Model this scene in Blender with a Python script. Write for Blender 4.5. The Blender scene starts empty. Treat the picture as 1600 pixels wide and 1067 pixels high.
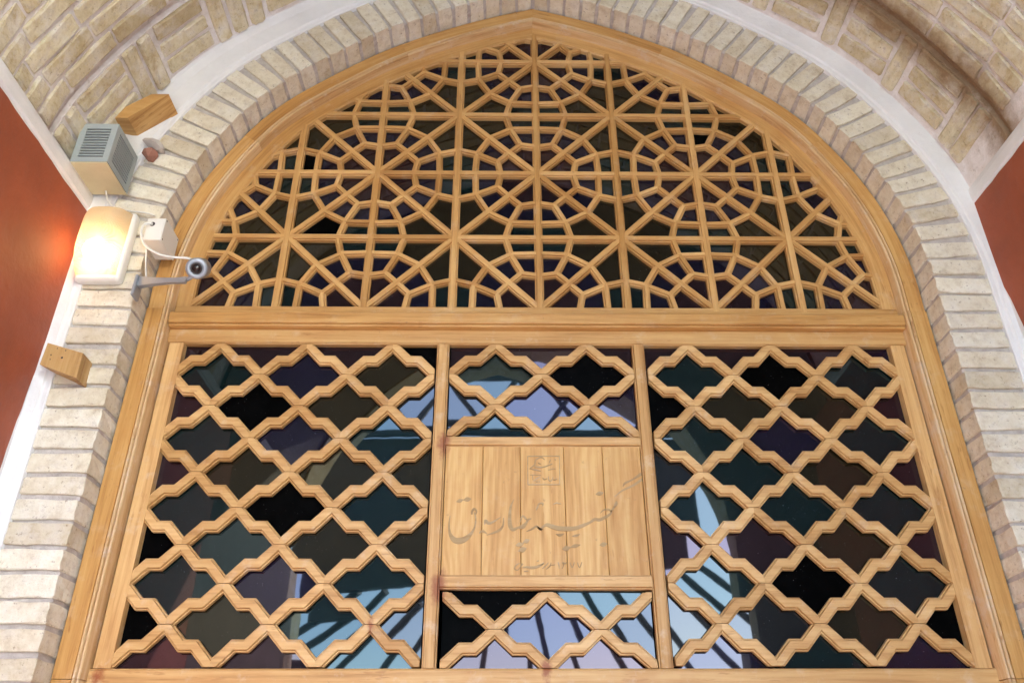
import bpy, bmesh, math, random
from mathutils import Vector, Matrix
random.seed(7)
S = bpy.context.scene
C = S.collection
R = math.radians

# ------------------------------------------------------------------ camera
cam = bpy.data.cameras.new('camera')
cam.sensor_width = 36.0
cam.lens = 28.60
cam.clip_start = 0.02
cam.clip_end = 2000
camo = bpy.data.objects.new('camera', cam)
C.objects.link(camo)
ri, up, fw = (Vector(v) for v in ((0.999934, -0.011385, -0.001797), (-0.004069, -0.494571, 0.869128), (0.010784, 0.869063, 0.494584)))
camo.matrix_world = Matrix(((ri.x, up.x, -fw.x, -0.1063), (ri.y, up.y, -fw.y, -2.0), (ri.z, up.z, -fw.z, 1.5499), (0, 0, 0, 1)))
S.camera = camo

# ------------------------------------------------------------------ sky, sun, exposure
SUN_EL, SUN_AZ = 38.0, 140.0         # azimuth measured from +Y (behind the window) towards +X
w = bpy.data.worlds.new('World')
S.world = w
w.use_nodes = True
nt = w.node_tree
bg = nt.nodes['Background']
sk = nt.nodes.new('ShaderNodeTexSky')
sk.sky_type = 'NISHITA'
sk.sun_disc = False
sk.sun_elevation = R(SUN_EL)
sk.sun_rotation = R(SUN_AZ)
sk.dust_density = 1.0
sk.ozone_density = 1.5
sk.air_density = 1.0
nt.links.new(sk.outputs[0], bg.inputs[0])
bg.inputs[1].default_value = 0.15
sl = bpy.data.lights.new('sun', 'SUN')
sl.energy = 2.0
sl.angle = R(0.5)
sl.color = (1.0, 0.99, 0.97)
so = bpy.data.objects.new('sun', sl)
C.objects.link(so)
sd = Vector((math.sin(R(SUN_AZ)) * math.cos(R(SUN_EL)), math.cos(R(SUN_AZ)) * math.cos(R(SUN_EL)), math.sin(R(SUN_EL))))
so.rotation_euler = sd.to_track_quat('Z', 'Y').to_euler()
so.location = (4, 6, 12)
vs = S.view_settings
vs.view_transform = 'Standard'
vs.look = 'None'
vs.gamma = 1.0
vs.use_curve_mapping = False
vs.exposure = 3.5

# ------------------------------------------------------------------ helpers
def link(o, parent=None):
    C.objects.link(o)
    if parent is not None:
        o.parent = parent
    return o

def tag(o, label=None, cat=None, group=None, kind=None):
    for k, v in (('label', label), ('category', cat), ('group', group), ('kind', kind)):
        if v:
            o[k] = v
    return o

def mesh(name, verts, faces, mat, uv=None, smooth=False):
    me = bpy.data.meshes.new(name)
    me.from_pydata([tuple(v) for v in verts], [], faces)
    bm = bmesh.new()
    bm.from_mesh(me)
    bmesh.ops.recalc_face_normals(bm, faces=bm.faces)
    bm.to_mesh(me)
    bm.free()
    if uv is not None:
        l = me.uv_layers.new(name='grain')
        for lp in me.loops:
            l.data[lp.index].uv = uv[lp.vertex_index]
    if mat is not None:
        me.materials.append(mat)
    if smooth:
        for p in me.polygons:
            p.use_smooth = True
    return me

def frame4(origin, ex, ey, ez):
    m = Matrix.Identity(4)
    for i, e in enumerate((ex, ey, ez)):
        m[0][i], m[1][i], m[2][i] = e
    m[0][3], m[1][3], m[2][3] = origin
    return m

# ------------------------------------------------------------------ materials
class NT:
    def __init__(self, name):
        self.m = bpy.data.materials.new(name)
        self.m.use_nodes = True
        self.t = self.m.node_tree
        self.b = self.t.nodes['Principled BSDF']
    def n(self, typ, **kw):
        x = self.t.nodes.new(typ)
        for k, v in kw.items():
            if hasattr(x, k) and not k.startswith('i_'):
                setattr(x, k, v)
        return x
    def l(self, a, b):
        self.t.links.new(a, b)
    def noise(self, vec, scale, detail=4, rough=0.55, dist=0.0):
        x = self.n('ShaderNodeTexNoise')
        x.inputs['Scale'].default_value = scale
        x.inputs['Detail'].default_value = detail
        x.inputs['Roughness'].default_value = rough
        x.inputs['Distortion'].default_value = dist
        if vec is not None:
            self.l(vec, x.inputs['Vector'])
        return x.outputs['Fac']
    def ramp(self, fac, stops):
        x = self.n('ShaderNodeValToRGB')
        e = x.color_ramp.elements
        while len(e) < len(stops):
            e.new(0.5)
        for i, (p, c) in enumerate(stops):
            e[i].position = p
            e[i].color = (*c, 1) if len(c) == 3 else c
        self.l(fac, x.inputs[0])
        return x.outputs[0]
    def mix(self, fac, a, b, mode='MIX'):
        x = self.n('ShaderNodeMix', data_type='RGBA', blend_type=mode)
        for s, v in ((x.inputs[0], fac), (x.inputs[6], a), (x.inputs[7], b)):
            if isinstance(v, (int, float)):
                s.default_value = v
            elif isinstance(v, tuple):
                s.default_value = (*v, 1)
            else:
                self.l(v, s)
        return x.outputs[2]
    def math(self, op, a, b=None, clamp=False):
        x = self.n('ShaderNodeMath', operation=op, use_clamp=clamp)
        for s, v in ((x.inputs[0], a), (x.inputs[1], b)):
            if v is None:
                continue
            if isinstance(v, (int, float)):
                s.default_value = v
            else:
                self.l(v, s)
        return x.outputs[0]
    def mapping(self, vec, scale=(1, 1, 1), loc=None):
        x = self.n('ShaderNodeMapping')
        x.inputs['Scale'].default_value = scale
        self.l(vec, x.inputs['Vector'])
        if loc is not None:
            self.l(loc, x.inputs['Location'])
        return x.outputs[0]
    def rnd(self, k=40.0):
        oi = self.n('ShaderNodeObjectInfo')
        c = self.n('ShaderNodeCombineXYZ')
        a = self.math('MULTIPLY', oi.outputs['Random'], k)
        b = self.math('MULTIPLY', oi.outputs['Random'], k * 3.7)
        self.l(a, c.inputs[0]); self.l(b, c.inputs[1]); self.l(a, c.inputs[2])
        return oi.outputs['Random'], c.outputs[0]
    def bump(self, h, strength=0.3, dist=0.01, prev=None):
        x = self.n('ShaderNodeBump')
        x.inputs['Strength'].default_value = strength
        x.inputs['Distance'].default_value = dist
        self.l(h, x.inputs['Height'])
        if prev is not None:
            self.l(prev, x.inputs['Normal'])
        return x.outputs[0]

def add3(t, a, b):
    x = t.n('ShaderNodeVectorMath', operation='ADD')
    t.l(a, x.inputs[0]); t.l(b, x.inputs[1])
    return x.outputs[0]

def wood(name, light, mid, dark, rough=0.42, cathedral=0.0, worn=0.35, stains=True, spec=0.4, coat=0.0):
    t = NT(name)
    uvn = t.n('ShaderNodeUVMap', uv_map='grain')
    r, off = t.rnd(31.0)
    uv = add3(t, uvn.outputs[0], off)
    fine = t.noise(t.mapping(uv, (5, 115, 1)), 1.0, 5, 0.65)
    broad = t.noise(t.mapping(uv, (1.6, 30, 1)), 1.0, 4, 0.6, 0.6)
    g = t.math('ADD', t.math('MULTIPLY', fine, 0.5), t.math('MULTIPLY', broad, 0.5))
    if cathedral > 0:
        wv = t.n('ShaderNodeTexWave', wave_type='RINGS', rings_direction='Z', wave_profile='SIN')
        rc = t.n('ShaderNodeCombineXYZ')
        t.l(t.math('MULTIPLY', t.math('SUBTRACT', r, 0.5), 0.9), rc.inputs[0])
        t.l(t.math('MULTIPLY', t.math('SUBTRACT', t.math('FRACT', t.math('MULTIPLY', r, 7.3)), 0.5), 0.16), rc.inputs[1])
        wob = t.noise(uv, 3.5, 2, 0.5)
        wc = t.n('ShaderNodeCombineXYZ')
        t.l(t.math('MULTIPLY', t.math('SUBTRACT', wob, 0.5), 0.10), wc.inputs[1])
        uvr = add3(t, add3(t, uvn.outputs[0], rc.outputs[0]), wc.outputs[0])
        t.l(t.mapping(uvr, (0.9, 9, 1)), wv.inputs['Vector'])
        wv.inputs['Scale'].default_value = 2.2
        wv.inputs['Distortion'].default_value = 1.5
        wv.inputs['Detail'].default_value = 2.0
        wv.inputs['Detail Scale'].default_value = 1.2
        g = t.math('ADD', t.math('MULTIPLY', g, 1 - cathedral), t.math('MULTIPLY', wv.outputs['Fac'], cathedral))
    col = t.ramp(g, [(0.33, dark), (0.48, mid), (0.62, light)])
    # per piece tint
    tint = t.ramp(r, [(0.0, (0.82, 0.76, 0.66)), (0.3, (0.95, 0.92, 0.87)), (0.6, (1, 1, 1)), (1.0, (1.10, 1.12, 1.16))])
    col = t.mix(1.0 if cathedral < 0.06 else 0.35, col, tint, 'MULTIPLY')
    geo = t.n('ShaderNodeNewGeometry')
    pos = geo.outputs['Position']
    # short reddish resin streaks along the grain
    st = t.noise(t.mapping(uv, (16, 95, 1)), 1.0, 3, 0.6)
    reg = t.ramp(t.noise(t.mapping(uv, (4, 9, 1)), 1.0, 2, 0.5), [(0.45, (0, 0, 0)), (0.62, (1, 1, 1))])
    stm = t.ramp(st, [(0.60, (0, 0, 0)), (0.68, (1, 1, 1))])
    col = t.mix(t.math('MULTIPLY', t.math('MULTIPLY', stm, reg), 0.55), col, (dark[0] * 0.80, dark[1] * 0.62, dark[2] * 0.50))
    # amber varnish patches and pale rubbed patches
    patch = t.noise(pos, 7.0, 5, 0.62)
    pm = t.ramp(patch, [(0.50, (0, 0, 0)), (0.72, (1, 1, 1))])
    col = t.mix(t.math('MULTIPLY', pm, 0.35), col, (mid[0] * 0.80, mid[1] * 0.62, mid[2] * 0.45))
    p2 = t.noise(pos, 16.0, 6, 0.7)
    wm = t.ramp(p2, [(0.55, (0, 0, 0)), (0.70, (1, 1, 1))])
    col = t.mix(t.math('MULTIPLY', wm, worn), col, (0.66, 0.53, 0.40))
    p3 = t.noise(pos, 55.0, 4, 0.7)
    dm = t.ramp(p3, [(0.66, (0, 0, 0)), (0.74, (1, 1, 1))])
    col = t.mix(t.math('MULTIPLY', dm, 0.55), col, (0.25, 0.13, 0.06))
    if stains:
        for (x, z, rad) in ((-0.262, 2.375, 0.030), (-0.258, 2.005, 0.036), (-0.003, 1.822, 0.022), (-0.416, 1.915, 0.022), (-1.03, 1.80, 0.03)):
            d = t.n('ShaderNodeVectorMath', operation='DISTANCE')
            sx = t.n('ShaderNodeVectorMath', operation='MULTIPLY')
            t.l(pos, sx.inputs[0]); sx.inputs[1].default_value = (1.5, 0, 0.8)
            t.l(sx.outputs[0], d.inputs[0]); d.inputs[1].default_value = (x * 1.5, 0, z * 0.8)
            nz = t.math('ADD', d.outputs['Value'], t.math('MULTIPLY', t.math('SUBTRACT', p2, 0.5), 0.09))
            m = t.n('ShaderNodeMapRange')
            m.inputs['From Min'].default_value = rad; m.inputs['From Max'].default_value = rad * 0.35
            m.clamp = True
            t.l(nz, m.inputs['Value'])
            col = t.mix(t.math('MULTIPLY', m.outputs[0], 0.85), col, (0.26, 0.060, 0.018))
    t.l(col, t.b.inputs['Base Color'])
    rr = t.ramp(g, [(0.2, (rough + 0.12,) * 3), (0.8, (rough - 0.06,) * 3)])
    t.l(rr, t.b.inputs['Roughness'])
    t.b.inputs['Specular IOR Level'].default_value = spec
    t.b.inputs['Coat Weight'].default_value = coat
    t.b.inputs['Coat Roughness'].default_value = 0.25
    bmp = t.bump(g, 0.35, 0.0012)
    bmp = t.bump(p2, 0.25, 0.0015, bmp)
    t.l(bmp, t.b.inputs['Normal'])
    return t.m

M_FRAME = wood('varnished_frame_wood', (0.61, 0.355, 0.125), (0.52, 0.270, 0.080), (0.33, 0.145, 0.036), 0.40, 0.0, 0.18, spec=0.45)
M_LATT = wood('lattice_wood', (0.66, 0.415, 0.175), (0.57, 0.325, 0.120), (0.38, 0.185, 0.058), 0.44, 0.0, 0.42, spec=0.4)
M_GIRIH = wood('fanlight_wood', (0.65, 0.400, 0.160), (0.56, 0.310, 0.105), (0.38, 0.180, 0.052), 0.42, 0.0, 0.30, spec=0.4)
M_PLANK = wood('panel_wood', (0.66, 0.400, 0.140), (0.57, 0.305, 0.090), (0.41, 0.190, 0.045), 0.40, 0.07, 0.10, spec=0.4)
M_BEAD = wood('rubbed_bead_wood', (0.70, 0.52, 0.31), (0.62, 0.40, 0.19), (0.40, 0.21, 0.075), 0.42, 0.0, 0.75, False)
M_TIMBER = wood('amber_block_wood', (0.58, 0.345, 0.125), (0.48, 0.255, 0.08), (0.33, 0.15, 0.04), 0.5, 0.05, 0.12, False)
M_STROKE = wood('carve_shade_wood', (0.44, 0.30, 0.15), (0.39, 0.25, 0.11), (0.30, 0.18, 0.075), 0.6, 0.0, 0.25, False)  # groove shade put into the colour; the strokes themselves stand proud
M_BLOCK = wood('block_wood', (0.64, 0.44, 0.22), (0.57, 0.36, 0.15), (0.40, 0.22, 0.08), 0.55, 0.05, 0.15, False)

def brick_mat(name, a, b, c, lime=0.3, limecol=(0.74, 0.70, 0.64), soot=0.25):
    t = NT(name)
    r, off = t.rnd(23.0)
    tc = t.n('ShaderNodeTexCoord')
    geo = t.n('ShaderNodeNewGeometry')
    pos = geo.outputs['Position']
    v = add3(t, tc.outputs['Object'], off)
    n1 = t.noise(v, 22.0, 6, 0.65)
    n2 = t.noise(v, 95.0, 5, 0.7)
    n3 = t.noise(v, 300.0, 3, 0.7)
    nm = t.noise(v, 55.0, 6, 0.75)
    n1c = t.math('ADD', t.math('MULTIPLY', n1, 0.55), t.math('MULTIPLY', nm, 0.45))
    col = t.ramp(n1c, [(0.36, c), (0.48, a), (0.62, b)])
    tint = t.ramp(r, [(0.0, (0.82, 0.77, 0.69)), (0.3, (0.98, 0.95, 0.90)), (0.7, (1.0, 1.0, 1.0)), (1.0, (1.10, 1.10, 1.09))])
    col = t.mix(1.0, col, tint, 'MULTIPLY')
    lm = t.ramp(t.noise(pos, 17.0, 6, 0.68), [(0.48, (0, 0, 0)), (0.64, (1, 1, 1))])
    col = t.mix(t.math('MULTIPLY', lm, lime), col, limecol)
    sm = t.ramp(t.noise(pos, 34.0, 7, 0.8), [(0.55, (0, 0, 0)), (0.66, (1, 1, 1))])
    col = t.mix(t.math('MULTIPLY', sm, soot), col, (0.30, 0.20, 0.12))
    pit = t.ramp(n2, [(0.32, (1, 1, 1)), (0.40, (0, 0, 0))])
    col = t.mix(t.math('MULTIPLY', pit, 0.65), col, (0.24, 0.16, 0.10))
    return t, col, (n1, n2, n3, pos, sm)

def fin_brick(t, col, ns, rough=0.88, b=0.5):
    t.l(col, t.b.inputs['Base Color'])
    t.b.inputs['Roughness'].default_value = rough
    t.b.inputs['Specular IOR Level'].default_value = 0.2
    h = t.math('ADD', t.math('MULTIPLY', ns[1], 0.6), t.math('MULTIPLY', ns[2], 0.25))
    x = t.bump(ns[0], b, 0.008)
    x = t.bump(h, min(1.0, b * 1.5), 0.005, x)
    t.l(x, t.b.inputs['Normal'])
    return t.m

t, col, ns = brick_mat('limewashed_brick', (0.70, 0.635, 0.50), (0.78, 0.73, 0.61), (0.56, 0.475, 0.35), 0.40, (0.80, 0.77, 0.71), 0.26)
# red paint splashes on a few jamb bricks
sp = t.ramp(t.noise(ns[3], 9.0, 6, 0.7), [(0.69, (0, 0, 0)), (0.75, (1, 1, 1))])
col = t.mix(t.math('MULTIPLY', sp, 0.5), col, (0.45, 0.16, 0.09))
M_BRICK = fin_brick(t, col, ns)

def stain_mask(t, pos):
    """brown water stain along the groove of the vault, wider on the right"""
    sx = t.n('ShaderNodeSeparateXYZ'); t.l(pos, sx.inputs[0])
    nz = t.noise(pos, 11.0, 6, 0.7)
    y = t.math('ADD', sx.outputs[1], t.math('MULTIPLY', t.math('SUBTRACT', nz, 0.5), 0.16))
    d = t.math('ABSOLUTE', t.math('ADD', y, 0.345))
    m = t.n('ShaderNodeMapRange'); m.clamp = True
    m.inputs['From Min'].default_value = 0.10; m.inputs['From Max'].default_value = 0.015
    t.l(d, m.inputs['Value'])
    xr = t.n('ShaderNodeMapRange'); xr.clamp = True
    xr.inputs['From Min'].default_value = -0.9; xr.inputs['From Max'].default_value = 0.7
    xr.inputs['To Min'].default_value = 0.22; xr.inputs['To Max'].default_value = 1.0
    t.l(sx.outputs[0], xr.inputs['Value'])
    return t.math('MULTIPLY', m.outputs[0], xr.outputs[0], True)

t, col, ns = brick_mat('vault_brick', (0.63, 0.545, 0.365), (0.72, 0.645, 0.48), (0.50, 0.385, 0.23), 0.62, (0.78, 0.735, 0.68), 0.45)
sm = stain_mask(t, ns[3])
col = t.mix(sm, col, t.mix(ns[1], (0.20, 0.12, 0.065), (0.36, 0.24, 0.13)))
M_VAULT = fin_brick(t, col, ns, 0.9, 0.6)

def mortar_mat(name, a, b, stain=False, soot=0.2):
    t = NT(name)
    geo = t.n('ShaderNodeNewGeometry')
    pos = geo.outputs['Position']
    n1 = t.noise(pos, 30.0, 6, 0.65)
    n2 = t.noise(pos, 160.0, 4, 0.7)
    col = t.ramp(n1, [(0.3, b), (0.65, a)])
    dm = t.ramp(t.noise(pos, 42.0, 5, 0.75), [(0.60, (0, 0, 0)), (0.72, (1, 1, 1))])
    col = t.mix(t.math('MULTIPLY', dm, soot), col, (0.22, 0.15, 0.10))
    if stain:
        sm = stain_mask(t, pos)
        col = t.mix(sm, col, t.mix(n1, (0.18, 0.105, 0.06), (0.40, 0.28, 0.17)))
    t.l(col, t.b.inputs['Base Color'])
    t.b.inputs['Roughness'].default_value = 0.95
    t.b.inputs['Specular IOR Level'].default_value = 0.1
    x = t.bump(n1, 0.8, 0.010)
    x = t.bump(n2, 0.6, 0.003, x)
    t.l(x, t.b.inputs['Normal'])
    return t.m

M_MORTAR = mortar_mat('grey_mortar', (0.60, 0.545, 0.50), (0.42, 0.37, 0.33), False, 0.4)
M_VMORTAR = mortar_mat('vault_mortar', (0.84, 0.79, 0.77), (0.70, 0.63, 0.58), True, 0.5)

def paint(name, colr, rough, var=0.08, bumps=0.25, chips=None):
    t = NT(name)
    geo = t.n('ShaderNodeNewGeometry')
    pos = geo.outputs['Position']
    n1 = t.noise(pos, 6.0, 5, 0.6)
    n2 = t.noise(pos, 45.0, 5, 0.65)
    lo = tuple(c * (1 - var) for c in colr)
    hi = tuple(min(1, c * (1 + var)) for c in colr)
    col = t.ramp(n1, [(0.3, lo), (0.7, hi)])
    if chips:
        cm = t.ramp(t.noise(pos, 70.0, 4, 0.75), [(0.70, (0, 0, 0)), (0.74, (1, 1, 1))])
        col = t.mix(t.math('MULTIPLY', cm, 0.8), col, chips)
    t.l(col, t.b.inputs['Base Color'])
    t.b.inputs['Roughness'].default_value = rough
    x = t.bump(n2, bumps, 0.004)
    x = t.bump(n1, bumps, 0.02, x)
    t.l(x, t.b.inputs['Normal'])
    return t.m

M_PLASTER = paint('white_plaster', (0.76, 0.745, 0.73), 0.75, 0.07, 0.5, (0.52, 0.48, 0.44))
M_RED = paint('red_oil_paint', (0.32, 0.072, 0.028), 0.6, 0.16, 0.45, (0.46, 0.25, 0.17))
M_WHITE = paint('white_plastic', (0.78, 0.76, 0.70), 0.4, 0.03, 0.05)
M_CREAM = paint('aged_cream_paint', (0.58, 0.51, 0.32), 0.6, 0.12, 0.2, (0.30, 0.22, 0.13))
M_GREY = paint('grey_hammered_paint', (0.34, 0.375, 0.37), 0.5, 0.10, 0.3, (0.52, 0.54, 0.52))
M_DARK = paint('dark_slot', (0.05, 0.035, 0.03), 0.7)
M_ALU = paint('grey_metal', (0.34, 0.36, 0.39), 0.35, 0.05, 0.05)
M_ALU.node_tree.nodes['Principled BSDF'].inputs['Metallic'].default_value = 0.4
M_LENS = paint('lens_glass', (0.03, 0.018, 0.015), 0.08)
M_ROOM = paint('unlit_room', (0.02, 0.02, 0.02), 0.9)
M_STEEL = paint('dark_steel', (0.06, 0.065, 0.07), 0.5)
M_DIM = paint('bounce_dimmer', (0.10, 0.088, 0.075), 0.8, 0.2, 0.4)  # made-up dark surface, out of view, cutting bounce and glass reflections
M_STONE = paint('broken_brick', (0.26, 0.12, 0.085), 0.9, 0.35, 0.9, (0.5, 0.45, 0.4))
M_RUBBLE = paint('mortar_lump', (0.42, 0.37, 0.33), 0.9, 0.35, 0.9, (0.22, 0.17, 0.13))

def glass(name, base, tint, ior=1.54, rough=0.02, wav=0.004):
    t = NT(name)
    geo = t.n('ShaderNodeNewGeometry')
    r, off = t.rnd(17.0)
    v = add3(t, geo.outputs['Position'], off)
    n = t.noise(v, 9.0, 2, 0.5)
    dust = t.ramp(t.noise(v, 260.0, 2, 0.5), [(0.735, (0, 0, 0)), (0.77, (1, 1, 1))])
    film = t.ramp(t.noise(v, 26.0, 5, 0.7), [(0.4, (0, 0, 0)), (0.75, (1, 1, 1))])
    col = t.mix(t.math('MULTIPLY', film, 0.35), base, tuple(min(1, c * 1.8 + 0.004) for c in base))
    col = t.mix(t.math('MULTIPLY', dust, 0.35), col, (0.35, 0.35, 0.35))
    t.l(col, t.b.inputs['Base Color'])
    t.b.inputs['Roughness'].default_value = rough
    t.b.inputs['IOR'].default_value = ior
    t.b.inputs['Specular Tint'].default_value = (*tint, 1)
    t.l(t.bump(n, wav, 0.02), t.b.inputs['Normal'])
    return t.m

G = {
    'teal': glass('teal_glass', (0.0015, 0.0065, 0.0070), (0.78, 0.96, 1.0)),
    'navy': glass('violet_blue_glass', (0.0035, 0.0030, 0.011), (0.82, 0.82, 1.0)),
    'purple': glass('purple_glass', (0.005, 0.003, 0.011), (0.86, 0.83, 1.0)),
    'maroon': glass('maroon_glass', (0.010, 0.0045, 0.006), (1.0, 0.80, 0.92)),
    'olive': glass('amber_glass', (0.011, 0.008, 0.0038), (0.92, 0.93, 0.80)),
    'clear': glass('clear_glass', (0.005, 0.005, 0.005), (0.90, 0.93, 1.0)),
    'black': glass('near_black_glass', (0.0012, 0.0012, 0.0012), (0.3, 0.3, 0.3), 1.10, 0.25),  # near-black colour stands in for the dark room through empty openings
}

# ------------------------------------------------------------------ placing
WORLD = {}

def thing(name, label, cat, loc=(0, 0, 0), group=None):
    o = bpy.data.objects.new(name, None)
    o.empty_display_size = 0.05
    o.location = loc
    C.objects.link(o)
    WORLD[o.name] = Matrix.Translation(loc)
    return tag(o, label, cat, group)

def inst(name, me, parent=None, mat4=None, **kw):
    """one object for a mesh, set at a place in the world; its parent carries it"""
    o = bpy.data.objects.new(name, me)
    C.objects.link(o)
    m = mat4 if mat4 is not None else Matrix.Identity(4)
    if parent is not None:
        o.parent = parent
        o.matrix_basis = WORLD[parent.name].inverted() @ m
    else:
        o.matrix_basis = m
    WORLD[o.name] = m
    return tag(o, **kw) if kw else o

def local(name, verts, faces, mat, parent=None, uv=None, smooth=False, **kw):
    """mesh given in world coordinates, its origin moved to its own middle"""
    vs_ = [Vector(v) for v in verts]
    lo = Vector([min(v[i] for v in vs_) for i in range(3)])
    hi = Vector([max(v[i] for v in vs_) for i in range(3)])
    c = (lo + hi) / 2
    me = mesh(name, [v - c for v in vs_], faces, mat, uv, smooth)
    return inst(name, me, parent, Matrix.Translation(c), **kw)

def prism(poly, y0, y1):
    """polygon [(x, z)] from depth y0 (front) to y1"""
    n = len(poly)
    v = [(x, y0, z) for x, z in poly] + [(x, y1, z) for x, z in poly]
    f = [tuple(range(n)), tuple(range(2 * n - 1, n - 1, -1))] + [(i, (i + 1) % n, n + (i + 1) % n, n + i) for i in range(n)]
    return v, f

def bar_mesh(name, L, prof, mat, cap=True):
    """bar along local X; prof = closed section [(z, y)]"""
    n = len(prof)
    v, uv = [], []
    for x in (-L / 2, L / 2):
        for z, y in prof:
            v.append((x, y, z)); uv.append((x, z + y))
    f = [(i, (i + 1) % n, n + (i + 1) % n, n + i) for i in range(n)]
    if cap:
        f += [tuple(range(n)), tuple(range(2 * n - 1, n - 1, -1))]
    return mesh(name, v, f, mat, uv)

def bar(name, a, b, prof, mat, parent, y=0.0, cache={}, **kw):
    d = Vector((b[0] - a[0], 0, b[1] - a[1]))
    L = d.length
    ex = d / L
    ez = Vector((-ex.z, 0, ex.x))
    key = (name, round(L, 4), tuple(prof), mat.name)
    if key not in cache:
        cache[key] = bar_mesh(name, L, prof, mat)
    m = frame4(((a[0] + b[0]) / 2, y, (a[1] + b[1]) / 2), ex, (0, 1, 0), ez)
    return inst(name, cache[key], parent, m, **kw)

def box_sec(z0, z1, y0, y1, c=0.002):
    return [(z0, y1), (z0, y0 + c), (z0 + c, y0), (z1 - c, y0), (z1, y0 + c), (z1, y1)]

def moulded(hw, yb):
    h = [(hw, yb), (hw, 0.0072), (hw - 0.0008, 0.0060), (hw - 0.0030, 0.0060), (hw - 0.0034, 0.0085), (hw - 0.0040, 0.0085), (hw - 0.0044, 0.0014), (hw - 0.0056, 0.0)]
    return [(-z, y) for z, y in h] + h[::-1]

# ------------------------------------------------------------------ the pointed arch
CX = -0.006
SPR = 2.775
HALF = [(1.111, SPR), (1.115, 2.88), (1.109, 2.98), (1.092, 3.068), (1.072, 3.158), (1.031, 3.27), (0.985, 3.36),
        (0.90, 3.508), (0.80, 3.62), (0.685, 3.712), (0.53, 3.832), (0.34, 3.935), (0.17, 4.008), (0.0, 4.063)]

def catmull(p, n):
    out = []
    q = [p[0]] + list(p) + [p[-1]]
    for i in range(1, len(q) - 2):
        a, b, c, d = (Vector(q[i - 1]), Vector(q[i]), Vector(q[i + 1]), Vector(q[i + 2]))
        for k in range(n):
            t_ = k / n
            out.append(0.5 * ((2 * b) + (c - a) * t_ + (2 * a - 5 * b + 4 * c - d) * t_ ** 2 + (3 * b - a - 3 * c + d) * t_ ** 3))
    out.append(Vector(q[-2]))
    return out

def resample(p, n):
    s = [0.0]
    for i in range(1, len(p)):
        s.append(s[-1] + (p[i] - p[i - 1]).length)
    out, j = [], 0
    for k in range(n + 1):
        q = s[-1] * k / n
        while j < len(s) - 2 and s[j + 1] < q:
            j += 1
        f = (q - s[j]) / max(1e-9, s[j + 1] - s[j])
        out.append(p[j].lerp(p[j + 1], f))
    return out

BASE = resample(catmull(HALF, 8), 60)
for _ in range(12):
    BASE = [BASE[0]] + [BASE[i] * 0.5 + (BASE[i - 1] + BASE[i + 1]) * 0.25 for i in range(1, 60)] + [BASE[60]]

TAPER = 0.012
VCX = -0.024
def half_off(d, n=48, vault=False):
    """right half of the arch, moved outwards by d, from springing to apex"""
    pts = []
    for i, p in enumerate(BASE):
        tg = BASE[min(60, i + 1)] - BASE[max(0, i - 1)]
        tg.normalize()
        if i == 0:
            tg = Vector((0, 1))
        de = d
        if vault:
            u = min(1.0, max(0.0, (p.y - 3.0) / 0.2))
            de = d - TAPER * (1 - u * u * (3 - 2 * u))
        pts.append(p + Vector((tg.y, -tg.x)) * de)
    tg = (pts[-1] - pts[-2]).normalized()
    if pts[-1].x > 1e-6:
        pts.append(pts[-1] + tg * (pts[-1].x / -tg.x))
    else:
        for i in range(len(pts) - 1, 0, -1):
            if pts[i - 1].x > 0 >= pts[i].x:
                f = pts[i - 1].x / (pts[i - 1].x - pts[i].x)
                pts = pts[:i] + [pts[i - 1].lerp(pts[i], f)]
                break
    return resample(pts, n)

def arch_loft(name, prof, mat, parent=None, side=0, z0=None, closed=False, smooth=False, n=48, vault=False, rng=None, bead=None, **kw):
    """sweep a section [(offset, y)] round the arch; side -1/+1 = one half, 0 = whole; z0 = add straight legs down to z0"""
    rows = []
    for d, y in prof:
        h = half_off(d, n, vault)
        r_ = [(p.x, p.y) for p in (h if rng is None else h[rng[0]:rng[1] + 1])]
        if z0 is not None:
            r_ = [(h[0].x, z0)] + r_
        if side == 1:
            path = r_
        elif side == -1:
            path = [(-x, z) for x, z in r_]
        else:
            path = [(-x, z) for x, z in r_] + [(x, z) for x, z in r_[-2::-1]]
        rows.append([(x + (VCX if vault else CX), y, z) for x, z in path])
    m = len(rows[0])
    v = [p for r_ in rows for p in r_]
    uv, acc = [], 0
    for j, r_ in enumerate(rows):
        s = 0.0
        if j:
            acc += math.hypot(prof[j][0] - prof[j - 1][0], prof[j][1] - prof[j - 1][1])
        for k in range(m):
            if k:
                s += (Vector(r_[k]) - Vector(r_[k - 1])).length
            uv.append((s, acc))
    f = []
    J = len(rows)
    for j in range(J if closed else J - 1):
        j2 = (j + 1) % J
        for k in range(m - 1):
            f.append((j * m + k, j2 * m + k, j2 * m + k + 1, j * m + k + 1))
    if closed:
        f.append(tuple(j * m for j in range(J)))
        f.append(tuple(j * m + m - 1 for j in range(J - 1, -1, -1)))
    o = local(name, v, f, mat, parent, uv, smooth, **kw)
    if bead:
        two_mats(o, bead[2], range(bead[0] * (m - 1), bead[1] * (m - 1)))
    return o

def two_mats(o, mat2, faces):
    o.data.materials.append(mat2)
    for i in faces:
        o.data.polygons[i].material_index = 1

# ------------------------------------------------------------------ ground and what stands round the alcove
def paving():
    t = NT('worn_paving')
    geo = t.n('ShaderNodeNewGeometry')
    n1 = t.noise(geo.outputs['Position'], 1.2, 6, 0.6)
    col = t.ramp(n1, [(0.3, (0.34, 0.345, 0.345)), (0.7, (0.43, 0.43, 0.43))])
    t.l(col, t.b.inputs['Base Color'])
    t.b.inputs['Roughness'].default_value = 0.85
    return t.m
M_PAVE = paving()
local('ground', [(-300, -300, 0), (300, -300, 0), (300, 300, 0), (-300, 300, 0)], [(0, 1, 2, 3)], M_PAVE, kind='structure')

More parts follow.
